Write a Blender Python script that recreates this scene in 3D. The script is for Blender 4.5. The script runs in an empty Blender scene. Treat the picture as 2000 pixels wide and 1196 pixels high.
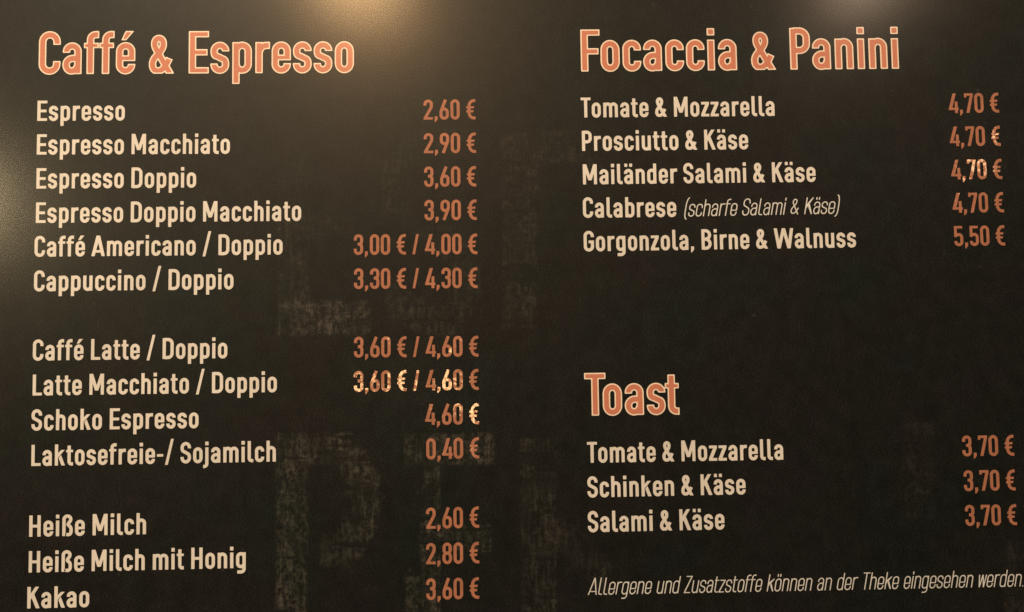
import bpy, math, random
import numpy as np
from mathutils import Vector, Matrix
from mathutils.geometry import tessellate_polygon

random.seed(3)
SC = bpy.context.scene
COL = SC.collection
U = 0.0005                      # one layout unit of the printed board = half a millimetre

# ------------------------------------------------------------------ camera
F = 1600.0                      # focal length for a 2000 px wide picture
CAM = (0.0, -1607.7116, 0.0, 0.0527, 0.0122, -0.0218)
def _rx(t): return np.array([[1,0,0],[0,math.cos(t),-math.sin(t)],[0,math.sin(t),math.cos(t)]])
def _ry(t): return np.array([[math.cos(t),0,math.sin(t)],[0,1,0],[-math.sin(t),0,math.cos(t)]])
def _rz(t): return np.array([[math.cos(t),-math.sin(t),0],[math.sin(t),math.cos(t),0],[0,0,1]])
RM = _rz(CAM[5]) @ _rx(CAM[3]) @ _ry(CAM[4])       # columns: right, forward, up
CP = np.array(CAM[:3])
cd = bpy.data.cameras.new('camera')
cam = bpy.data.objects.new('camera', cd); COL.objects.link(cam)
m = Matrix.Identity(4)
for r in range(3):
    m[r][0] = RM[r, 0]; m[r][1] = RM[r, 2]; m[r][2] = -RM[r, 1]; m[r][3] = CP[r] * U
cam.matrix_world = m
cd.sensor_fit = 'HORIZONTAL'; cd.sensor_width = 36.0; cd.lens = 36.0 * F / 2000.0
cd.clip_start = 0.01; cd.clip_end = 100.0
SC.camera = cam

def board_at(px, py):
    """measured point of the photograph -> layout point (x, z) on the board plane"""
    d = RM @ np.array([(px - 1000) / F, 1.0, -(py - 598) / F])
    k = -CP[1] / d[1]
    return CP[0] + k * d[0], CP[2] + k * d[2]

# ------------------------------------------------------------------ world, exposure
w = bpy.data.worlds.new('World'); SC.world = w; w.use_nodes = True
bg = w.node_tree.nodes['Background']
bg.inputs['Color'].default_value = (1.0, 0.78, 0.5, 1); bg.inputs['Strength'].default_value = 0.05
SC.view_settings.view_transform = 'Standard'; SC.view_settings.look = 'None'
SC.view_settings.exposure = 0.0; SC.view_settings.gamma = 1.0
SC.view_settings.use_curve_mapping = False
SC.cycles.max_bounces = 4
SC.cycles.use_denoising = False
SC.cycles.sample_clamp_indirect = 2.0

# ------------------------------------------------------------------ room lamps
def lamp(name, px, py, dist, radius, watts, colour, ry=None):
    """a ceiling lamp of the room, standing where the board mirrors it at that spot"""
    x, z = board_at(px, py)
    P = np.array([x, 0.0, z]) * U
    C2 = np.array([CP[0], -CP[1], CP[2]]) * U
    d = P - C2; d /= np.linalg.norm(d)
    pos = P + d * dist
    ld = bpy.data.lights.new(name, 'AREA'); ld.shape = 'ELLIPSE'
    ld.size = 2 * radius; ld.size_y = 2 * (ry or radius)
    ld.energy = watts; ld.color = colour
    lo = bpy.data.objects.new(name, ld); COL.objects.link(lo)
    lo.location = pos
    aim = Vector((0.0, 0.0, 0.0)) - Vector(pos)
    lo.rotation_euler = aim.to_track_quat('-Z', 'Y').to_euler()
    return lo
WARM = (1.0, 0.74, 0.42)
lamp('room_light', 260, -900, 3.4, 0.40, 202, (1.0, 0.85, 0.60))
lamp('ceiling_spot', 700, -40, 1.9, 0.13, 13.0, (1.0, 0.58, 0.25), 0.07)
lamp('ceiling_spot', 1690, -50, 2.3, 0.05, 5.0, (1.0, 0.70, 0.46))
lamp('left_lamp', -90, 385, 1.9, 0.06, 6.6, (1.0, 0.76, 0.42), 0.12)  # unseen lamp, placed to give the glow at the left edge
PENDANTS = [lamp('pendant', 790, 752, 2.6, 0.05, 0.075, (1.0, 0.80, 0.48)),
            lamp('pendant', 1905, 318, 2.6, 0.04, 0.04, (1.0, 0.76, 0.52))]

# ------------------------------------------------------------------ materials
def newmat(name):
    mt = bpy.data.materials.new(name); mt.use_nodes = True
    nt = mt.node_tree
    return mt, nt, nt.nodes['Principled BSDF'], nt.nodes['Material Output']
def node(nt, kind, **kw):
    n = nt.nodes.new(kind)
    for k, v in kw.items():
        if k in n.inputs: n.inputs[k].default_value = v
        else: setattr(n, k, v)
    return n
def coords(nt, scale=(1, 1, 1)):
    t = node(nt, 'ShaderNodeTexCoord'); mp = node(nt, 'ShaderNodeMapping')
    mp.inputs['Scale'].default_value = scale
    nt.links.new(t.outputs['Object'], mp.inputs['Vector'])
    return mp.outputs['Vector']
def noise(nt, vec, scale, detail=2.0, rough=0.5):
    n = node(nt, 'ShaderNodeTexNoise'); n.inputs['Scale'].default_value = scale
    n.inputs['Detail'].default_value = detail; n.inputs['Roughness'].default_value = rough
    nt.links.new(vec, n.inputs['Vector']); return n
def ramp(nt, src, stops):
    r = node(nt, 'ShaderNodeValToRGB')
    while len(r.color_ramp.elements) < len(stops): r.color_ramp.elements.new(0.5)
    for e, (p, c) in zip(r.color_ramp.elements, stops):
        e.position = p; e.color = (c[0], c[1], c[2], 1) if hasattr(c, '__len__') else (c, c, c, 1)
    nt.links.new(src, r.inputs['Fac']); return r.outputs['Color']
def mixc(nt, a, b, fac, mode='MIX'):
    n = node(nt, 'ShaderNodeMix', data_type='RGBA', blend_type=mode)
    if isinstance(fac, float): n.inputs[0].default_value = fac
    else: nt.links.new(fac, n.inputs[0])
    for i, v in ((6, a), (7, b)):
        if isinstance(v, tuple): n.inputs[i].default_value = (*v, 1)
        else: nt.links.new(v, n.inputs[i])
    return n.outputs[2]
def math_n(nt, op, a, b=None):
    n = node(nt, 'ShaderNodeMath', operation=op)
    for i, v in enumerate((a, b)):
        if v is None: continue
        if isinstance(v, (int, float)): n.inputs[i].default_value = v
        else: nt.links.new(v, n.inputs[i])
    return n.outputs[0]
GLOSS = dict(rough=0.46, coat=0.40, coat_rough=0.205)
def laminate(nt, p):
    """the satin laminate over the whole print"""
    p.inputs['Roughness'].default_value = GLOSS['rough']
    p.inputs['Specular IOR Level'].default_value = 0.27
    p.inputs['Coat Weight'].default_value = GLOSS['coat']
    p.inputs['Coat Roughness'].default_value = GLOSS['coat_rough']
def panel_mat():
    mt, nt, p, out = newmat('black_print')
    v = coords(nt)
    mott = noise(nt, v, 9.0, 3.0, 0.55)
    c1 = ramp(nt, mott.outputs['Fac'], [(0.32, (0.0086, 0.0074, 0.0084)), (0.50, (0.0070, 0.0074, 0.0074)), (0.68, (0.0050, 0.0080, 0.0078))])
    mid = noise(nt, v, 55.0, 5.0, 0.65)
    c2 = mixc(nt, c1, ramp(nt, mid.outputs['Fac'], [(0.3, 0.60), (0.7, 1.40)]), 1.0, 'MULTIPLY')
    gr = noise(nt, coords(nt, (0.7, 1, 1.4)), 700.0, 1.0, 0.5)
    c3 = mixc(nt, c2, ramp(nt, gr.outputs['Fac'], [(0.32, 0.35), (0.68, 1.65)]), 1.0, 'MULTIPLY')
    # a few pale flecks of worn print and dust
    fl = noise(nt, v, 150.0, 3.0, 0.6); where = noise(nt, v, 7.0, 2.0, 0.5)
    k = math_n(nt, 'MULTIPLY', ramp(nt, fl.outputs['Fac'], [(0.66, 0.0), (0.78, 1.0)]), ramp(nt, where.outputs['Fac'], [(0.45, 0.0), (0.65, 0.75)]))
    c3 = mixc(nt, c3, (0.055, 0.052, 0.040), k)
    nt.links.new(c3, p.inputs['Base Color'])
    laminate(nt, p)
    return mt
def ink_mat(name, col, var=0.06, seed=0.0):
    mt, nt, p, out = newmat(name)
    v = coords(nt)
    g = noise(nt, v, 520.0, 2.0, 0.6)
    b = noise(nt, v, 14.0, 2.0, 0.5)
    c = mixc(nt, col, ramp(nt, g.outputs['Fac'], [(0.3, 1 - var), (0.7, 1.0)]), 1.0, 'MULTIPLY')
    c = mixc(nt, c, ramp(nt, b.outputs['Fac'], [(0.3, 0.88), (0.7, 1.0)]), 1.0, 'MULTIPLY')
    nt.links.new(c, p.inputs['Base Color'])
    laminate(nt, p)
    return mt
def foil_mat():
    """copper foil lettering, crinkled in small facets"""
    mt, nt, p, out = newmat('copper_foil')
    v = coords(nt)
    g = noise(nt, v, 420.0, 2.0, 0.6)
    b = noise(nt, v, 70.0, 2.0, 0.5)
    c = mixc(nt, (0.69, 0.262, 0.162), ramp(nt, g.outputs['Fac'], [(0.3, 0.86), (0.7, 1.08)]), 1.0, 'MULTIPLY')
    c = mixc(nt, c, ramp(nt, b.outputs['Fac'], [(0.3, 0.86), (0.7, 1.06)]), 1.0, 'MULTIPLY')
    nt.links.new(c, p.inputs['Base Color'])
    p.inputs['Roughness'].default_value = 0.55
    # facets: every Voronoi cell leans its own way, on top of a slow warp
    vo = node(nt, 'ShaderNodeTexVoronoi'); vo.inputs['Scale'].default_value = 420.0
    nt.links.new(v, vo.inputs['Vector'])
    def centred(colour, amt):
        s = node(nt, 'ShaderNodeVectorMath', operation='SUBTRACT'); s.inputs[1].default_value = (0.5, 0.5, 0.5)
        nt.links.new(colour, s.inputs[0])
        k = node(nt, 'ShaderNodeVectorMath', operation='MULTIPLY'); k.inputs[1].default_value = (amt, 0, amt)
        nt.links.new(s.outputs[0], k.inputs[0]); return k.outputs[0]
    slow = noise(nt, v, 90.0, 1.0, 0.5)
    lean = node(nt, 'ShaderNodeAttribute'); lean.attribute_name = 'lean'      # per-letter tilt
    geo = node(nt, 'ShaderNodeNewGeometry')
    vecs = [geo.outputs['Normal'], lean.outputs['Vector'], centred(vo.outputs['Color'], 0.020), centred(slow.outputs['Color'], 0.036)]
    acc = vecs[0]
    for x in vecs[1:]:
        a = node(nt, 'ShaderNodeVectorMath', operation='ADD')
        nt.links.new(acc, a.inputs[0]); nt.links.new(x, a.inputs[1]); acc = a.outputs[0]
    nn = node(nt, 'ShaderNodeVectorMath', operation='NORMALIZE'); nt.links.new(acc, nn.inputs[0])
    gl = node(nt, 'ShaderNodeBsdfGlossy'); gl.inputs['Roughness'].default_value = 0.065
    gl.inputs['Color'].default_value = (0.95, 0.74, 0.55, 1)
    nt.links.new(nn.outputs[0], gl.inputs['Normal'])
    mx = node(nt, 'ShaderNodeMixShader'); mx.inputs[0].default_value = 0.45
    nt.links.new(p.outputs[0], mx.inputs[1]); nt.links.new(gl.outputs[0], mx.inputs[2])
    nt.links.new(mx.outputs[0], out.inputs['Surface'])
    return mt
def ghost_mat():
    """worn pale print: flakes of grey-brown ink, bare between them"""
    mt, nt, p, out = newmat('worn_grey_print')
    v = coords(nt)
    big = noise(nt, v, 16.0, 3.0, 0.6); fine = noise(nt, v, 170.0, 6.0, 0.75)
    vs = coords(nt, (1, 1, 0.14)); stre = noise(nt, vs, 230.0, 4.0, 0.7)
    hs = coords(nt, (0.10, 1, 1)); rows = noise(nt, hs, 95.0, 3.0, 0.6)
    col = ramp(nt, big.outputs['Fac'], [(0.38, (0.080, 0.088, 0.072)), (0.52, (0.090, 0.086, 0.074)), (0.64, (0.090, 0.079, 0.073))])
    nt.links.new(col, p.inputs['Base Color'])
    laminate(nt, p)
    f = math_n(nt, 'MULTIPLY', ramp(nt, fine.outputs['Fac'], [(0.46, 0.0), (0.58, 1.0)]), ramp(nt, big.outputs['Fac'], [(0.36, 0.15), (0.58, 1.0)]))
    sc = ramp(nt, stre.outputs['Fac'], [(0.50, 0.0), (0.58, 1.0)])
    f = math_n(nt, 'ADD', math_n(nt, 'MULTIPLY', f, 0.56), math_n(nt, 'MULTIPLY', sc, 0.26))
    f = math_n(nt, 'MULTIPLY', f, ramp(nt, rows.outputs['Fac'], [(0.38, 0.05), (0.44, 1.0)]))
    blk = node(nt, 'ShaderNodeTexVoronoi', distance='CHEBYCHEV'); blk.inputs['Scale'].default_value = 70.0
    nt.links.new(v, blk.inputs['Vector'])
    bw = node(nt, 'ShaderNodeRGBToBW'); nt.links.new(blk.outputs['Color'], bw.inputs[0])
    f = math_n(nt, 'MULTIPLY', f, ramp(nt, bw.outputs[0], [(0.25, 0.45), (0.75, 1.25)]))
    at = node(nt, 'ShaderNodeAttribute'); at.attribute_name = 'wear'
    edge = noise(nt, v, 75.0, 4.0, 0.7)
    # the patch frays towards its rim
    k = math_n(nt, 'SUBTRACT', math_n(nt, 'ADD', at.outputs['Fac'], math_n(nt, 'MULTIPLY', edge.outputs['Fac'], 0.9)), 0.62)
    k = ramp(nt, k, [(0.0, 0.0), (0.30, 1.0)])
    f = math_n(nt, 'MULTIPLY', f, k)
    ds = node(nt, 'ShaderNodeAttribute'); ds.attribute_name = 'ink'
    f = math_n(nt, 'MULTIPLY', f, ds.outputs['Fac'])
    tr = node(nt, 'ShaderNodeBsdfTransparent'); mx = node(nt, 'ShaderNodeMixShader')
    nt.links.new(f, mx.inputs[0]); nt.links.new(tr.outputs[0], mx.inputs[1]); nt.links.new(p.outputs[0], mx.inputs[2])
    nt.links.new(mx.outputs[0], out.inputs['Surface'])
    return mt
M_PANEL = panel_mat()
M_EDGE = ink_mat('board_edge', (0.02, 0.019, 0.017))
M_CREAM = ink_mat('cream_print', (0.75, 0.70, 0.68))
M_PALE = ink_mat('pale_print', (0.70, 0.69, 0.71))
M_SALMON = ink_mat('terracotta_print', (0.62, 0.222, 0.150), 0.14)
M_RIM = ink_mat('peach_print', (0.92, 0.76, 0.66))
M_FOIL = foil_mat()
M_GHOST = ghost_mat()

# ------------------------------------------------------------------ lettering: stroke glyphs of a condensed engineer's sans
class Path:
    def __init__(s, x, y): s.p = [(x, y)]; s.closed = False
    def L(s, x, y): s.p.append((x, y)); return s
    def q(s, x, y, d):                    # quarter ellipse leaving 'v'ertically or 'h'orizontally
        x0, y0 = s.p[-1]
        for i in range(1, 11):
            a = math.pi / 2 * i / 10
            if d == 'v': s.p.append((x + (x0 - x) * math.cos(a), y0 + (y - y0) * math.sin(a)))
            else: s.p.append((x0 + (x - x0) * math.sin(a), y + (y0 - y) * math.cos(a)))
        return s
    def B(s, a, b, c, d, x, y):
        x0, y0 = s.p[-1]
        for i in range(1, 13):
            t = i / 12; u = 1 - t
            s.p.append((u**3*x0+3*u*u*t*a+3*u*t*t*c+t**3*x, u**3*y0+3*u*u*t*b+3*u*t*t*d+t**3*y))
        return s
    def Z(s): s.p.append(s.p[0]); s.closed = True; return s

def glyph(ch, s, k, amp=1.0, tall_slash=True):
    """returns (primitives, ink width, left bearing, right bearing); cap height is 1"""
    t = s / 2; X = 0.735; ov = 0.012; D = -0.25
    P = []; rnd = (0.042, 0.042); stem = (0.058, 0.058)
    def rect(x0, y0, x1, y1): P.append(('poly', [(x0, y0), (x1, y0), (x1, y1), (x0, y1)]))
    def poly(*pts): P.append(('poly', list(pts)))
    def st(p): P.append(('path', p))
    hb = s * 0.86                                       # horizontals a touch thinner
    def dims(W, top=X):
        a0, a1 = t, W - t; mx = W / 2; R = (W - s) / 2
        return a0, a1, mx, R, t - ov, top + ov - t
    def bowl(W, top, bot=0.0):
        a0, a1, mx, R, b0, bx = dims(W, top); b0 += bot
        Ry = min(R * 1.12, (bx - b0) / 2)
        st(Path(a0, (b0 + bx) / 2).L(a0, bx - Ry).q(mx, bx, 'v').q(a1, bx - Ry, 'h').L(a1, b0 + Ry).q(mx, b0, 'h' if False else 'v').q(a0, b0 + Ry, 'h').Z())
    W = 0.455 * k; sb = rnd
    if ch in 'oö':
        bowl(W, X)
    elif ch in 'cCG':
        top = X if ch == 'c' else 1.0
        W = (0.445 if ch == 'c' else 0.51) * k
        a0, a1, mx, R, b0, bx = dims(W, top)
        if ch == 'G':
            p = Path(a1, 0.70).L(a1, bx - R).q(mx, bx, 'v').q(a0, bx - R, 'h').L(a0, b0 + R).q(mx, b0, 'v').q(a1, b0 + R, 'h').L(a1, 0.52)
            st(p); rect(mx - 0.01, 0.40, a1 + t, 0.40 + hb)
        else:
            u, l = (0.49, 0.245) if ch == 'c' else (0.69, 0.31)
            st(Path(a1, u).L(a1, bx - R).q(mx, bx, 'v').q(a0, bx - R, 'h').L(a0, b0 + R).q(mx, b0, 'v').q(a1, b0 + R, 'h').L(a1, l))
        sb = (0.042, 0.026)
    elif ch in 'eé':
        a0, a1, mx, R, b0, bx = dims(W)
        st(Path(a1, 0.235).L(a1, b0 + R).q(mx, b0, 'v').q(a0, b0 + R, 'h').L(a0, bx - R).q(mx, bx, 'v').q(a1, bx - R, 'h').L(a1, 0.30))
        rect(t, 0.30, W - 0.001, 0.30 + hb * 0.92); sb = (0.042, 0.036)
    elif ch in 'aä':
        W = 0.45 * k; a0, a1, mx, R, b0, bx = dims(W)
        st(Path(a0 + 0.005, 0.50).L(a0 + 0.005, bx - R * 0.98).q(mx, bx, 'v').q(a1, bx - R, 'h').L(a1, 0))
        yb = 0.455 - t; ry = (yb - b0) / 2
        st(Path(a1, yb).L(mx + 0.01, yb).q(a0, yb - ry, 'h').q(mx - 0.01, b0, 'v').q(a1 - 0.01, b0 + ry * 0.95, 'h'))
        sb = (0.036, 0.056)
    elif ch in 'sS':
        cap = ch == 'S'; top = 1.0 if cap else X
        W = (0.505 if cap else 0.445) * k; a0, a1, mx, R, b0, bx = dims(W, top)
        u, l = (0.705, 0.30) if cap else (0.515, 0.235)
        R2 = R * (1.12 if cap else 1.0)
        R2 = min(R2, (bx - b0) / 4 * 0.96)
        mid = (bx + b0) / 2 + 0.005; kk = (bx - R2 - mid) * (0.85 if cap else 0.90)
        st(Path(a1, u).L(a1, max(bx - R2, u + 0.002)).q(mx, bx, 'v').q(a0, bx - R2, 'h')
           .B(a0, bx - R2 - kk, mx - R * 0.62, mid + (bx - mid) * 0.17, mx, mid)
           .B(mx + R * 0.62, mid - (bx - mid) * 0.17, a1, b0 + R2 + kk, a1, b0 + R2).q(mx, b0, 'v').q(a0, b0 + R2, 'h').L(a0, min(l, b0 + R2 + 0.2)))
        sb = (0.030, 0.032)
    elif ch in 'nhmru':
        n1 = 0.45 * k
        if ch == 'm':
            W = 0.735 * k; rect(0, 0, s, X)
            c = W / 2
            for lo, hi in ((t, c), (c, W - t)):
                bx = X + ov - t; R = (hi - lo) / 2
                st(Path(lo, bx - R * 1.15).q(lo + R, bx, 'v').q(hi, bx - R, 'h').L(hi, 0))
            sb = stem
        elif ch in 'nh':
            W = n1; a0, a1, mx, R, b0, bx = dims(W)
            rect(0, 0, s, X if ch == 'n' else 1.0)
            st(Path(t, bx - R * 1.15).q(mx, bx, 'v').q(a1, bx - R, 'h').L(a1, 0)); sb = (0.058, 0.054)
        elif ch == 'u':
            W = n1; a0, a1, mx, R, b0, bx = dims(W)
            rect(W - s, 0, W, X)
            st(Path(a0, X).L(a0, b0 + R).q(mx, b0, 'v').q(a1, b0 + R * 1.15, 'h')); sb = (0.054, 0.058)
        else:
            W = 0.345 * k; bx = X + ov * 0.5 - t
            rect(0, 0, s, X)
            st(Path(t, bx - 0.20).q(t + 0.17 * k, bx, 'v').L(W, bx)); sb = (0.058, 0.016)
    elif ch in 'pbdgq':
        W = 0.46 * k; a0, a1, mx, R, b0, bx = dims(W)
        if ch in 'pb':
            rect(0, D if ch == 'p' else 0, s, X if ch == 'p' else 1.0)
            st(Path(t, bx - R * 1.1).q(mx, bx, 'v').q(a1, bx - R, 'h').L(a1, b0 + R).q(mx, b0, 'v').q(t, b0 + R * 1.1, 'h'))
            sb = (0.058, 0.042)
        else:
            st(Path(a1, bx - R * 1.1).q(mx, bx, 'v').q(a0, bx - R, 'h').L(a0, b0 + R).q(mx, b0, 'v').q(a1, b0 + R * 1.1, 'h'))
            if ch == 'd': rect(W - s, 0, W, 1.0)
            else:
                st(Path(a1, X).L(a1, D + t + R * 0.9).q(mx, D + t - 0.01, 'v').L(0.06, D + t - 0.01))
            sb = (0.042, 0.058)
    elif ch in 'ij':
        W = s
        if ch == 'i': rect(0, 0, s, X)
        else: st(Path(t, X).L(t, D + t + 0.13).q(t - 0.14, D + t, 'v').L(-0.10, D + t))
        rect(-0.003, 0.835, s + 0.003, 1.01); sb = stem
    elif ch == 'l':
        W = 0.27 * k + (0.02 if k < 1 else 0); r_ = 0.115
        st(Path(t, 1.0).L(t, t + r_).q(t + r_, hb / 2, 'v').L(W, hb / 2)); sb = (0.056, 0.012)
    elif ch == 't':
        W = 0.335 * k; x0 = 0.066 * k + t
        st(Path(x0, 0.935).L(x0, hb / 2 + 0.12).q(x0 + 0.12, hb / 2, 'v').L(W, hb / 2))
        rect(0, X - hb * 0.86, W - 0.006, X); sb = (0.016, 0.020)
    elif ch == 'f':
        W = 0.365 * k; x0 = 0.066 * k + t; r_ = 0.12
        st(Path(x0, 0).L(x0, 1 - hb / 2 - r_).q(x0 + r_, 1.0 - hb / 2, 'v').L(W - 0.01, 1.0 - hb / 2))
        rect(0, X - hb * 0.86, W - 0.02, X); sb = (0.010, 0.004)
    elif ch == 'k':
        W = 0.49 * k; sh = s * 1.12; rect(0, 0, s, 1.0)
        poly((t, 0.29), (t, 0.29 - sh * 0.0 + 0.21), (W - 0.02 - sh, X), (W - 0.02, X))
        poly((W - sh, 0), (W, 0), (0.215 * k + t, 0.50), (0.185 * k, 0.36)); sb = (0.058, 0.004)
    elif ch == 'z' or ch == 'Z':
        h = X if ch == 'z' else 1.0; W = (0.41 if ch == 'z' else 0.46) * k; sh = s * 1.22
        rect(0, 0, W, hb); rect(0.01, h - hb, W - 0.004, h)
        poly((0, hb * 0.9), (0, 0.0), (sh * 0.98, hb * 0.9), (W - 0.004, h - hb * 0.9), (W - 0.004, h), (W - sh, h - hb * 0.9)); sb = (0.022, 0.022)
    elif ch == 'w' or ch == 'W':
        h = X if ch == 'w' else 1.0; W = (0.605 if ch == 'w' else 0.985) * k; sh = s * 1.06
        c = W / 2; q1 = W * 0.245; q2 = W * 0.755
        for (xt, xb) in ((sh / 2, q1), (c, q1), (c, q2), (W - sh / 2, q2)):
            poly((xb - sh / 2, 0), (xb + sh / 2, 0), (xt + sh / 2, h), (xt - sh / 2, h))
        sb = (0.012, 0.012)
    elif ch == 'E' or ch == 'F':
        W = (0.475 if ch == 'E' else 0.455) * k; rect(0, 0, s, 1); rect(0, 1 - hb, W, 1)
        y = 0.425 if ch == 'E' else 0.405
        rect(0, y, W - 0.032, y + hb)
        if ch == 'E': rect(0, 0, W, hb)
        sb = (0.062, 0.024)
    elif ch == 'T':
        W = 0.50 * k; rect(0, 1 - hb, W, 1); rect(W/2 - t, 0, W/2 + t, 1); sb = (0.020, 0.020)
    elif ch == 'L':
        W = 0.445 * k; rect(0, 0, s, 1); rect(0, 0, W, hb); sb = (0.062, 0.018)
    elif ch == 'H':
        W = 0.535 * k; rect(0, 0, s, 1); rect(W - s, 0, W, 1); rect(0, 0.43, W, 0.43 + hb); sb = (0.062, 0.062)
    elif ch == 'K':
        W = 0.565 * k; sh = s * 1.12; rect(0, 0, s, 1)
        poly((t, 0.28), (t, 0.56), (W - 0.035 - sh, 1), (W - 0.035, 1))
        poly((W - sh, 0), (W, 0), (0.235 * k + t, 0.66), (0.16 * k + t * 0.4, 0.50)); sb = (0.062, 0.006)
    elif ch == 'M':
        W = 0.70 * k; rect(0, 0, s * 0.98, 1); rect(W - s * 0.98, 0, W, 1)
        c = W / 2; b = s * 0.52
        poly((0.0, 1), (c - b, 0.20), (c + b, 0.20), (s * 1.12, 1)); poly((W, 1), (W - s * 1.12, 1), (c - b, 0.20), (c + b, 0.20)); sb = (0.062, 0.062)
    elif ch == 'A':
        W = 0.66 * k; sh = s * 1.04; ap = sh * 1.12
        poly((0, 0), (sh, 0), (W/2 + ap/2, 1), (W/2 - ap/2, 1)); poly((W - sh, 0), (W, 0), (W/2 + ap/2, 1), (W/2 - ap/2, 1))
        rect(W * 0.22, 0.175, W * 0.78, 0.175 + hb * 0.9); sb = (0.010, 0.012)
    elif ch == 'P':
        W = 0.49 * k; rect(0, 0, s, 1); R = 0.17 * k; y1 = 1 - hb / 2; y0 = 0.385 + hb / 2
        st(Path(t, y1).L(W - t - R, y1).q(W - t, y1 - R, 'h').L(W - t, y0 + R).q(W - t - R, y0, 'v').L(t, y0)); sb = (0.062, 0.026)
    elif ch == 'D':
        W = 0.535 * k; rect(0, 0, s, 1); R = 0.20 * k; y1 = 1 - hb / 2; y0 = hb / 2
        st(Path(t, y1).L(W - t - R, y1).q(W - t, y1 - R, 'h').L(W - t, y0 + R).q(W - t - R, y0, 'v').L(t, y0)); sb = (0.062, 0.044)
    elif ch == 'B':
        W = 0.50 * k; rect(0, 0, s, 1); y1 = 1 - hb / 2; y0 = hb / 2; ym = 0.515
        R = (y1 - ym) / 2
        st(Path(t, y1).L(W - t - R - 0.015, y1).q(W - t - 0.015, y1 - R, 'h').q(W - t - R - 0.015, ym, 'v').L(t, ym))
        R = (ym - y0) / 2
        st(Path(t, ym).L(W - t - R, ym).q(W - t, ym - R, 'h').q(W - t - R, y0, 'v').L(t, y0)); sb = (0.062, 0.036)
    elif ch == 'ß':
        W = 0.49 * k; a1 = W - t; top = 1 + ov - t; mx = W * 0.49; R = 0.15 * k
        st(Path(t, 0).L(t, top - R).q(mx, top, 'v').q(a1 - 0.02, top - R, 'h').B(a1 - 0.02, top - R - 0.12, mx + 0.02, 0.60, mx + 0.03, 0.535)
           .B(mx + 0.05, 0.48, a1, 0.46, a1, 0.30).L(a1, 0.22).q(a1 - 0.12, t - ov, 'v').L(s + 0.035, t - ov)); sb = (0.058, 0.036)
    elif ch == '&':
        W = 0.615 * k; a = 1.0 * amp / 0.93
        def g(x, y): return (t + x * (W - s * 1.15) / 0.50, (y - 0.005) * a)
        c = [(0.055, .72), (0.055, .80), (0.11, .845), (0.175, .845), (0.245, .845), (0.30, .795), (0.30, .715), (0.30, .60), (0.215, .53), (0.135, .455),
             (0.06, .385), (0.0, .33), (0.0, .225), (0.0, .12), (0.07, .070), (0.155, .070), (0.27, .070), (0.36, .16), (0.475, .375)]
        e = g(0.50, 0.0); q = g(0.145, .52)
        dx, dy = q[0] - e[0], q[1] - e[1]; l = math.hypot(dx, dy)
        p = Path(e[0] - dx / l * 0.16, e[1] - dy / l * 0.16).L(*q).B(*g(0.10, .585), *g(0.055, .64), *g(0.055, .72))
        for i in range(1, len(c), 3): p.B(*g(*c[i]), *g(*c[i+1]), *g(*c[i+2]))
        P.append(('clip', p, 0.0)); sb = (0.034, 0.010)
    elif ch == ',':
        W = s * 0.98; poly((0, 0.165), (W, 0.165), (W, 0.0), (0, 0.0)); poly((0, 0.02), (W, 0.02), (W, 0.005), (0.03, -0.135), (0, -0.135)); sb = (0.045, 0.055)
    elif ch == '.':
        W = s; rect(0, 0, s, s * 1.05); sb = (0.05, 0.05)
    elif ch == '-':
        W = 0.30 * k; rect(0, 0.335, W, 0.335 + hb * 0.9); sb = (0.03, 0.03)
    elif ch == '/':
        if tall_slash: W = 0.415 * k; poly((0, -0.06), (s * 0.86, -0.06), (W, 1.17), (W - s * 0.86, 1.17))
        else: W = 0.31 * k; poly((0, 0), (s * 0.86, 0), (W, 1.0), (W - s * 0.86, 1.0))
        sb = (0.03, 0.03)
    elif ch == '(':
        W = 0.17 * k + t; st(Path(W, 1.13).B(t * 0.9, 1.02, t, 0.75, t, 0.55).L(t, 0.38).B(t, 0.15, t * 0.9, -0.06, W, -0.17)); sb = (0.05, 0.03)
    elif ch == ')':
        W = 0.17 * k + t; a = W - t; st(Path(0, 1.13).B(a, 1.02, a, 0.75, a, 0.55).L(a, 0.38).B(a, 0.15, a, -0.06, 0, -0.17)); sb = (0.03, 0.05)
    elif ch == '€':
        W = 0.455 * k; x0 = 0.070 + t; r_ = 0.235
        st(Path(W - 0.008, 1 + ov - t).L(x0 + r_, 1 + ov - t).q(x0, 0.66, 'h').L(x0, 0.33).q(x0 + r_, t - ov, 'v').L(W, t - ov))
        poly((0, 0.545), (0.375, 0.545), (0.395, 0.655), (0.018, 0.655)); poly((0, 0.345), (0.345, 0.345), (0.365, 0.455), (0.018, 0.455)); sb = (0.03, 0.03)
    elif ch == '0':
        W = 0.452 * k; bowl(W, 1.0); sb = (0.034, 0.034)
    elif ch == '2':
        W = 0.455 * k; a0, a1, mx, R, b0, bx = dims(W, 1.0)
        st(Path(a0, 0.70).L(a0, bx - R).q(mx, bx, 'v').q(a1, bx - R, 'h').L(a1, 0.72).B(a1, 0.61, a1 - 0.04, 0.56, a1 - 0.09, 0.47).L(0.070 + 0.02, 0.10))
        rect(0, 0, W - 0.006, hb); poly((0, 0.0), (0.12, 0.0), (0.16, 0.16), (0.0, 0.06)); sb = (0.034, 0.026)
    elif ch == '3':
        W = 0.45 * k; a0, a1, mx, R, b0, bx = dims(W, 1.0); ym = 0.525
        st(Path(a0, 0.70).L(a0, bx - R).q(mx, bx, 'v').q(a1, bx - R, 'h').L(a1, ym + 0.13).q(mx + 0.02, ym, 'v').L(0.185, ym))
        st(Path(0.185, ym).L(mx + 0.02, ym).q(a1, ym - 0.14, 'h').L(a1, b0 + R).q(mx, b0, 'v').q(a0, b0 + R, 'h').L(a0, 0.30)); sb = (0.030, 0.034)
    elif ch == '4':
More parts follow.
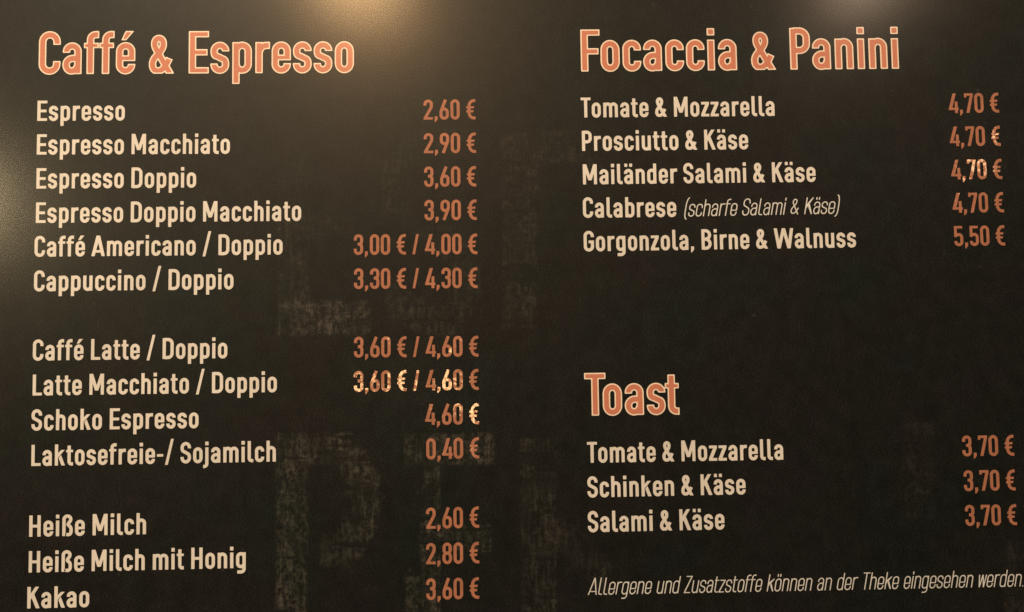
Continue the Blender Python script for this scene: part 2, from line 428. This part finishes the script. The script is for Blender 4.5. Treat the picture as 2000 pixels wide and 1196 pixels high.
        W = 0.495 * k; rect(0, 0.155, W, 0.155 + hb * 0.95); rect(0.31, 0, 0.31 + s * 0.95, 0.585)
        poly((0, 0.20), (s * 1.12, 0.20), (0.385, 1), (0.385 - s * 1.12, 1)); sb = (0.018, 0.010)
    elif ch == '5':
        W = 0.445 * k; a0, a1, mx, R, b0, bx = dims(W, 1.0); rect(0.008, 1 - hb, W - 0.03, 1); rect(0.008, 0.445, 0.008 + s * 0.92, 1)
        yb = 0.645 - t
        st(Path(0.03, 0.45 + t * 0.9).L(0.10, 0.45 + t * 0.95).B(0.12, yb - 0.02, mx - 0.05, yb, mx + 0.01, yb).q(a1, yb - R, 'h').L(a1, b0 + R).q(mx, b0, 'v').q(a0, b0 + R, 'h').L(a0, 0.245)); sb = (0.034, 0.034)
    elif ch in '69':
        W = 0.452 * k; a0, a1, mx, R, b0, bx = dims(W, 1.0); yt = 0.60 - t
        Q = [Path(0.295, 1.0).L(0.125, 0.55).B(0.10, 0.48, a0, 0.42, a0, 0.33), None]
        Q[1] = Path(a0, 0.3).L(a0, yt - R).q(mx, yt, 'v').q(a1, yt - R, 'h').L(a1, b0 + R).q(mx, b0, 'v').q(a0, b0 + R, 'h').Z()
        for p in Q:
            if ch == '9': p.p = [(W - x, 1 - y) for x, y in p.p]
            st(p)
        sb = (0.034, 0.034)
    elif ch == '7':
        W = 0.445 * k; rect(0, 1 - hb, W, 1); rect(0, 0.79, s * 0.8, 1)
        poly((0.085, 0), (0.085 + s * 1.03, 0), (W, 0.90), (W, 1), (W - s * 1.03, 0.90)); sb = (0.026, 0.018)
    elif ch == '8':
        W = 0.455 * k; bowl(W, 0.575); 
        a0, a1 = t + 0.012, W - t - 0.012; mx = W / 2; R = a1 - mx; yt = 1 + ov - t; yb = 0.575 - t
        R = min(R, (yt - yb) / 2)
        st(Path(a0, (yt + yb) / 2).L(a0, yt - R).q(mx, yt, 'v').q(a1, yt - R, 'h').L(a1, yb + R).q(mx, yb, 'v').q(a0, yb + R, 'h').Z()); sb = (0.034, 0.034)
    if ch == 'é':
        poly((W * 0.27, 0.79), (W * 0.27 + 0.115, 0.79), (W * 0.93, 1.01), (W * 0.93 - 0.20 * (0.5 + s * 2.9) , 1.01))
    if ch in 'äö':
        d = s * 0.86; o = 0.075 if s > 0.12 else 0.06
        rect(W/2 - o - d * 0.9, 0.85, W/2 - o + d * 0.1 + 0.01, 1.01); rect(W/2 + o - d * 0.1 - 0.01, 0.85, W/2 + o + d * 0.9, 1.01)
    return P, W, sb[0], sb[1]

def sdf_poly(px, py, pts):
    area = sum(a[0]*b[1] - b[0]*a[1] for a, b in zip(pts, pts[1:] + pts[:1]))
    if area < 0: pts = pts[::-1]
    # convex polygons only
    d = np.full(px.shape, -9.0)
    for a, b in zip(pts, pts[1:] + pts[:1]):
        ex, ey = b[0]-a[0], b[1]-a[1]; l = math.hypot(ex, ey)
        if l < 1e-6: continue
        d = np.maximum(d, ((px-a[0])*ey - (py-a[1])*ex) / l)
    return d
def sdf_path(px, py, pth, t):
    pts = [pth.p[0]]
    for q in pth.p[1:]:
        if math.hypot(q[0]-pts[-1][0], q[1]-pts[-1][1]) > 1e-5: pts.append(q)
    best = np.full(px.shape, 9.0)
    for a, b in zip(pts, pts[1:]):
        ex, ey = b[0]-a[0], b[1]-a[1]; l2 = ex*ex + ey*ey
        h = np.clip(((px-a[0])*ex + (py-a[1])*ey) / l2, 0, 1)
        best = np.minimum(best, np.hypot(px-a[0]-h*ex, py-a[1]-h*ey))
    d = best - t
    if not pth.closed:
        for e, f in ((pts[0], pts[1]), (pts[-1], pts[-2])):
            tx, ty = e[0]-f[0], e[1]-f[1]; l = math.hypot(tx, ty); tx /= l; ty /= l
            dot = (px-e[0])*tx + (py-e[1])*ty; r = np.hypot(px-e[0], py-e[1])
            near = ((r <= best + 1e-6) & (dot > 0)) | ((dot <= 0) & (r < 1.5*t))
            d = np.where(near, np.maximum(d, dot), d)
    return d

STYLE = {                              # stroke, width factor, shear, ampersand height, tall slash, space, tracking
    'name':    (0.154, 1.0, 0.0, 1.0, True, 0.240, 0.014),
    'price':   (0.146, 1.0, 0.0, 1.0, False, 0.240, 0.003),
    'heading': (0.172, 0.985, 0.0, 0.92, True, 0.262, -0.010),
    'note':    (0.066, 0.84, 0.20, 1.0, True, 0.27, 0.0),
}
KERN = {('T', 'o'): -0.035, ('W', 'a'): -0.02, ('L', 'a'): 0.0}
KERN_H = {('T', 'o'): -0.115, ('s', 't'): -0.040, ('F', 'o'): -0.035, ('P', 'a'): -0.005}
RES = 60
def text_field(txt, style):
    s, k, shear, amp, tall, space, track = STYLE[style]
    x = 0.0; items = []; prev = None; first = True; x_first = 0.0
    for ch in txt:
        if ch == ' ': x += space; prev = ' '; continue
        P, W, lb, rb = glyph(ch, s, k, amp, tall)
        x += (0.0 if first else lb + track) + (KERN_H if style == 'heading' else KERN).get((prev, ch), 0.0)
        items.append((P, x, W)); x += W; end = x; x += rb + track; prev = ch; first = False
    pad = 0.25; x0, x1, y0, y1 = -pad, end + pad + 0.1, -0.42, 1.30
    nx = int((x1-x0)*RES) + 1; ny = int((y1-y0)*RES) + 1
    gx = x0 + np.arange(nx) / RES; gy = y0 + np.arange(ny) / RES
    Fd = np.full((ny, nx), 0.5)
    for P, ox, W in items:
        i0 = max(0, int((ox - 0.22 - x0)*RES)); i1 = min(nx, int((ox + W + 0.22 - x0)*RES) + 2)
        PX, PY = np.meshgrid(gx[i0:i1] - ox, gy)
        for pr in P:
            if pr[0] == 'poly': d = sdf_poly(PX, PY, pr[1])
            elif pr[0] == 'path': d = sdf_path(PX, PY, pr[1], s / 2)
            else: d = np.maximum(sdf_path(PX, PY, pr[1], s / 2), pr[2] - PY)
            Fd[:, i0:i1] = np.minimum(Fd[:, i0:i1], d)
    return Fd, x0, y0, end, shear, [(ox, ox + W) for _, ox, W in items]

def contours(Fd, level):
    G = Fd - level
    G = np.where(np.abs(G) < 1e-7, 1e-7, G)
    ins = G < 0
    code = ins[:-1, :-1]*1 + ins[:-1, 1:]*2 + ins[1:, 1:]*4 + ins[1:, :-1]*8
    ys, xs = np.nonzero((code > 0) & (code < 15))
    T = {1: [(3,0)], 2: [(0,1)], 3: [(3,1)], 4: [(1,2)], 5: [(3,2),(1,0)], 6: [(0,2)], 7: [(3,2)], 8: [(2,3)], 9: [(2,0)], 10: [(0,3),(2,1)], 11: [(2,1)], 12: [(1,3)], 13: [(1,0)], 14: [(0,3)]}
    nxt = {}; pos = {}
    def edge(i, j, e):
        if e == 0: a, b, key = (j, i), (j, i+1), ('h', j, i)
        elif e == 1: a, b, key = (j, i+1), (j+1, i+1), ('v', j, i+1)
        elif e == 2: a, b, key = (j+1, i), (j+1, i+1), ('h', j+1, i)
        else: a, b, key = (j, i), (j+1, i), ('v', j, i)
        if key not in pos:
            ga, gb = G[a], G[b]; f = ga / (ga - gb)
            pos[key] = (a[1] + f*(b[1]-a[1]), a[0] + f*(b[0]-a[0]))
        return key
    for j, i in zip(ys.tolist(), xs.tolist()):
        for a, b in T[int(code[j, i])]: nxt[edge(i, j, a)] = edge(i, j, b)
    loops = []
    while nxt:
        k0 = next(iter(nxt)); loop = [k0]; k = nxt.pop(k0)
        while k != k0 and k in nxt: loop.append(k); k = nxt.pop(k)
        if len(loop) > 5: loops.append([pos[q] for q in loop])
    return loops
def simplify(loop, tol):
    def dp(a, b):
        if b <= a + 1: return []
        seg = arr[b] - arr[a]; l = math.hypot(*seg)
        v = arr[a+1:b] - arr[a]
        d = np.abs(v[:,0]*seg[1] - v[:,1]*seg[0]) / l if l > 1e-9 else np.hypot(v[:,0], v[:,1])
        i = int(d.argmax())
        if d[i] < tol: return []
        i += a + 1
        return dp(a, i) + [i] + dp(i, b)
    arr = np.array(loop + loop[:1]); n = len(loop)
    far = int(np.hypot(*(arr[:n] - arr[0]).T).argmax())
    idx = [0] + dp(0, far) + [far] + dp(far, n)
    return [tuple(arr[i]) for i in idx]

def area2(l): return sum(a[0]*b[1] - b[0]*a[1] for a, b in zip(l, l[1:] + l[:1]))
def inside(p, l):
    c = False
    for a, b in zip(l, l[1:] + l[:1]):
        if (a[1] > p[1]) != (b[1] > p[1]) and p[0] < (b[0]-a[0])*(p[1]-a[1])/(b[1]-a[1]) + a[0]: c = not c
    return c
def fill(loops):
    """2-D outlines with holes -> vertices, triangles"""
    big = [l for l in loops]
    sign = {}
    outer = []; holes = []
    for i, l in enumerate(big):
        depth = sum(1 for j, o in enumerate(big) if j != i and inside(l[0], o))
        (holes if depth % 2 else outer).append(l)
    V = []; T = []
    for o in outer:
        hs = [h for h in holes if inside(h[0], o)]
        polys = [o] + hs
        tri = tessellate_polygon([[Vector((p[0], p[1], 0)) for p in l] for l in polys])
        base = len(V)
        for l in polys: V += l
        for a, b, c in tri:
            ar = (V[base+b][0]-V[base+a][0])*(V[base+c][1]-V[base+a][1]) - (V[base+c][0]-V[base+a][0])*(V[base+b][1]-V[base+a][1])
            if abs(ar) < 1e-9: continue
            T.append((base+a, base+b, base+c) if ar > 0 else (base+a, base+c, base+b))
    return V, T

def link(name, V3, faces, mat, parent=None):
    me = bpy.data.meshes.new(name); me.from_pydata(V3, [], faces); me.update()
    ob = bpy.data.objects.new(name, me); COL.objects.link(ob)
    me.materials.append(mat)
    if parent is not None: ob.parent = parent
    return ob

def lettering(name, txt, style, p0, p1, cap, mats, parent, lift=0.00016, lean=None):
    """one line of print, from the left end p0 to the right end p1 of its baseline, cap height in layout units"""
    Fd, fx, fy, end, shear, spans = text_field(txt, style)
    (xa, za), (xb, zb) = board_at(*p0), board_at(*p1)
    L = math.hypot(xb-xa, zb-za); ux, uz = (xb-xa)/L, (zb-za)/L
    sx = L / (end + (0.0)) ; obs = []
    for lv, mat, up in mats:
        loops = [[(fx + p[0]/RES, fy + p[1]/RES) for p in simplify(l, 0.09)] for l in contours(Fd, lv)]
        V, T = fill(loops)
        V3 = []; ids = []
        for x, y in V:
            ids.append(min(range(len(spans)), key=lambda i: max(spans[i][0] - x, x - spans[i][1], 0)))
            x = x * sx + y * shear * cap; y *= cap
            V3.append(((xa + ux*x - uz*y)*U, -(lift + up), (za + uz*x + ux*y)*U))
        obs.append(link(name, V3, T, mat, parent))
        if lean:
            cen = []
            for i in range(len(spans)):
                q = [v for v, k in zip(V3, ids) if k == i]
                cen.append(lean(i, np.mean(q, axis=0)))
            at = obs[-1].data.attributes.new('lean', 'FLOAT_VECTOR', 'POINT')
            at.data.foreach_set('vector', [c for k in ids for c in cen[k]])
    return obs

# ------------------------------------------------------------------ the board
board = bpy.data.objects.new('menu_board', None); COL.objects.link(board)
board['label'] = 'black menu board printed with coffee, panini and toast prices in cream and copper'
board['category'] = 'menu board'
X0, X1, Z0, Z1, TH = -1500*U, 1500*U, -1000*U, 950*U, 0.012
def panel():
    c = 0.0012
    ring = lambda x0, x1, z0, z1, y: [(x0, y, z0), (x1, y, z0), (x1, y, z1), (x0, y, z1)]
    V = ring(X0+c, X1-c, Z0+c, Z1-c, 0) + ring(X0, X1, Z0, Z1, c) + ring(X0, X1, Z0, Z1, TH)
    Fc = [(0, 1, 2, 3), (11, 10, 9, 8)]
    for r in (0, 4):
        for i in range(4): Fc.append((r+i, r+4+i, r+4+(i+1) % 4, r+(i+1) % 4))
    return link('panel', V, Fc, M_PANEL, board)
panel()

NAMES = [
    ('Espresso', (72.8, 236.6), (243.8, 235.6)), ('Espresso Macchiato', (71.8, 302.4), (449.0, 300.6)),
    ('Espresso Doppio', (71, 368.8), (383.0, 366.6)), ('Espresso Doppio Macchiato', (70, 435.8), (588.3, 431.6)),
    ('Caffé Americano / Doppio', (67.3, 501.8), (552, 497.4)), ('Cappuccino / Doppio', (66.3, 569.3), (456, 565.2)),
    ('Caffé Latte / Doppio', (64, 704.6), (444, 699.9)), ('Latte Macchiato / Doppio', (63.7, 772.9), (540.8, 766.2)),
    ('Schoko Espresso', (61.2, 841.3), (387.8, 836.3)), ('Laktosefreie-/ Sojamilch', (61.2, 910.5), (538.8, 901.8)),
    ('Heiße Milch', (57, 1048.8), (285.3, 1043.6)), ('Heiße Milch mit Honig', (56, 1118.6), (480, 1109.4)),
    ('Kakao', (53.2, 1188.7), (174.3, 1185.8)),
    ('Tomate & Mozzarella', (1134.6, 230), (1513.0, 226.6)), ('Prosciutto & Käse', (1137, 295.2), (1461.5, 291.8)),
    ('Mailänder Salami & Käse', (1138.8, 360.6), (1593.2, 355.4)), ('Calabrese', (1138.8, 425.6), (1321, 423.9)),
    ('Gorgonzola, Birne & Walnuss', (1140.4, 491.4), (1672.2, 483.4)),
    ('Tomate & Mozzarella', (1147.0, 904.3), (1530, 898.0)), ('Schinken & Käse', (1147.6, 972), (1456.5, 965.6)),
    ('Salami & Käse', (1148.4, 1039.8), (1415.2, 1034.2)),
]
for txt, a, b in NAMES:
    lettering('item_name', txt, 'name', a, b, 40.3, [(0.0, M_CREAM, 0.0)], board)

PRICES = [
    ('2,60 €', (827.4, 234.2), (929.0, 233.2)), ('2,90 €', (828.0, 299.8), (930.0, 298.6)),
    ('3,60 €', (828.6, 365.2), (930.2, 364.2)), ('3,90 €', (829.2, 430.6), (931.4, 429.6)),
    ('3,00 € / 4,00 €', (691.0, 498.0), (932.4, 496.4)), ('3,30 € / 4,30 €', (691.4, 564.6), (932.8, 562.6)),
    ('3,60 € / 4,60 €', (691.4, 698.6), (934.6, 696.4)), ('3,60 € / 4,60 €', (691.4, 765.6), (935.2, 761.4)),
    ('4,60 €', (830.4, 830.2), (935.8, 828.4)), ('0,40 €', (832.8, 897.4), (936.2, 895.2)),
    ('2,60 €', (832.6, 1033.2), (936.0, 1030.6)), ('2,80 €', (832.6, 1102.6), (936.2, 1100.0)),
    ('3,60 €', (832.8, 1171.8), (936.2, 1169.2)),
    ('4,70 €', (1853.2, 221.4), (1951.6, 220.0)), ('4,70 €', (1855.4, 286.0), (1954.6, 284.8)),
    ('4,70 €', (1858.2, 351.0), (1957.8, 349.6)), ('4,70 €', (1860.8, 416.0), (1960.9, 414.6)),
    ('5,50 €', (1864.2, 480.8), (1963.2, 479.4)),
    ('3,70 €', (1880.0, 891.4), (1981.0, 889.8)), ('3,70 €', (1883.0, 959.4), (1983.6, 957.6)),
    ('3,70 €', (1885.8, 1027.2), (1986.4, 1025.4)),
]
# glints set by hand: chosen foil letters are aimed to mirror a pendant lamp: 0 not at all .. 9 fully
GLINT = {6: '00010003320', 7: '75549534641', 8: '10248', 9: '00102', 14: '00005', 15: '25662', 16: '20100'}
rng = np.random.default_rng(11)
def leaner(row):
    code = GLINT.get(row)
    def f(i, P):
        best = None
        for lo in PENDANTS:
            a = np.array(lo.location) - P; a /= np.linalg.norm(a)
            e = CP * U - P; e /= np.linalg.norm(e)
            h = a + e; h /= -h[1]
            t = np.array([h[0], 0.0, h[2]])
            if best is None or np.linalg.norm(t) < np.linalg.norm(best): best = t
        ang = rng.uniform(0, 2 * math.pi); u = np.array([math.cos(ang), 0, math.sin(ang)])
        g = int(code[i]) if code else 0
        if g == 0:
            n = np.linalg.norm(best)
            return u * 0.012 if n > 0.12 else best + (-best / max(n, 1e-6)) * 0.12
        return best + u * (0.030 * (1 - g / 9.0))
    return f
for r, (txt, a, b) in enumerate(PRICES):
    lettering('price', txt, 'price', a, b, 40.0, [(0.0, M_FOIL, 0.0)], board, lean=leaner(r))

for txt, a, b, cap in [('Caffé & Espresso', (75.2, 145.6), (691.4, 142.4), 85.6),
                       ('Focaccia & Panini', (1135.0, 140.2), (1756.0, 134.6), 85.6),
                       ('Toast', (1142.2, 812.4), (1327.4, 809.4), 83.4)]:
    rim, face = lettering('heading', txt, 'heading', a, b, cap, [(0.0, M_RIM, 0.0), (-0.030, M_SALMON, 0.00008)], board)
    face.name = 'letter_face'; face.parent = rim

lettering('remark', '(scharfe Salami & Käse)', 'note', (1335.5, 423.4), (1636.5, 417.6), 33.6, [(0.0, M_PALE, 0.0)], board)
lettering('allergy_note', 'Allergene und Zusatzstoffe können an der Theke eingesehen werden.', 'note', (1147.8, 1162.4), (1998.0, 1145.6), 32.6, [(0.0, M_PALE, 0.0)], board)

# ------------------------------------------------------------------ big worn letters under the print
def ghost(strokes, dens):
    """one big worn letter: strokes are outlines measured on the board; the rim carries 'wear' 0, the middle 1"""
    V = []; Fc = []; wear = []; dn = []
    step = 7.0; W = {}
    polys = [([board_at(*p) for p in pts], k) for pts, k in strokes]
    xs = [p[0] for l, _ in polys for p in l]; zs = [p[1] for l, _ in polys for p in l]
    x0, z0 = min(xs) - 14, min(zs) - 14
    nx = int((max(xs) - x0 + 14) / step) + 1; nz = int((max(zs) - z0 + 14) / step) + 1
    PX, PZ = np.meshgrid(x0 + np.arange(nx)*step, z0 + np.arange(nz)*step)
    D = np.full(PX.shape, 99.0); K = np.zeros(PX.shape)
    for l, k in polys:
        d = sdf_poly(PX, PZ, l)
        K = np.where(d < 6, np.maximum(K, k), K); D = np.minimum(D, d)
    wv = np.clip(0.5 - D / 40.0, 0, 1)
    vid = {}
    def v(j, i):
        if (j, i) not in vid:
            vid[(j, i)] = len(V); V.append((PX[j, i]*U, -0.00008, PZ[j, i]*U)); wear.append(float(wv[j, i])); dn.append(float(K[j, i]))
        return vid[(j, i)]
    for j in range(nz-1):
        for i in range(nx-1):
            if D[j:j+2, i:i+2].min() < 10: Fc.append((v(j, i), v(j, i+1), v(j+1, i+1), v(j+1, i)))
    ob = link('background_letter', V, Fc, M_GHOST, board)
    for nm, vals in (('wear', wear), ('ink', dn)):
        at = ob.data.attributes.new(nm, 'FLOAT', 'POINT'); at.data.foreach_set('value', vals)
def rc(x0, y0, x1, y1): return [(x0, y0), (x1, y0), (x1, y1), (x0, y1)]
ghost([(rc(545, 595, 720, 652), 0.8), (rc(548, 425, 600, 600), 0.45), (rc(600, 425, 690, 455), 0.3), (rc(548, 255, 600, 425), 0.12)], 1)            # E
ghost([([(748, 330), (800, 262), (850, 252), (850, 300), (808, 318), (795, 365)], 0.5), (rc(748, 325, 800, 420), 0.35), (rc(850, 252, 920, 300), 0.25),
       ([(800, 415), (860, 430), (930, 490), (930, 540), (860, 500), (790, 440)], 0.25),
       ([(752, 555), (805, 575), (840, 600), (840, 652), (800, 640), (765, 610)], 0.6), (rc(835, 600, 900, 652), 0.55), ([(880, 470), (935, 470), (935, 580), (900, 640), (880, 600)], 0.3)], 1)   # S
ghost([(rc(985, 262, 1045, 640), 0.38), (rc(1040, 258, 1120, 312), 0.40), ([(1105, 262), (1165, 290), (1170, 330), (1110, 312)], 0.25)], 1)        # P
ghost([(rc(542, 850, 596, 1215), 0.85), (rc(590, 850, 690, 905), 0.55), ([(660, 858), (700, 872), (735, 930), (735, 990), (672, 970)], 0.8),
       ([(735, 980), (735, 1020), (700, 1090), (655, 1095), (675, 1000)], 0.75), (rc(632, 1048, 680, 1100), 0.65)], 1)                            # P
ghost([(rc(795, 850, 962, 902), 0.8), (rc(828, 900, 855, 1140), 0.75), (rc(822, 1032, 952, 1072), 0.7), (rc(795, 1128, 855, 1215), 0.8)], 1)         # E
ghost([(rc(1022, 860, 1082, 1215), 0.55), ([(1078, 1010), (1130, 1030), (1190, 1110), (1190, 1160), (1130, 1110), (1078, 1060)], 0.35)], 1)          # R
ghost([(rc(1770, 830, 1820, 1010), 0.22)], 1)
ghost([(rc(1965, 1060, 2020, 1215), 0.35)], 1)
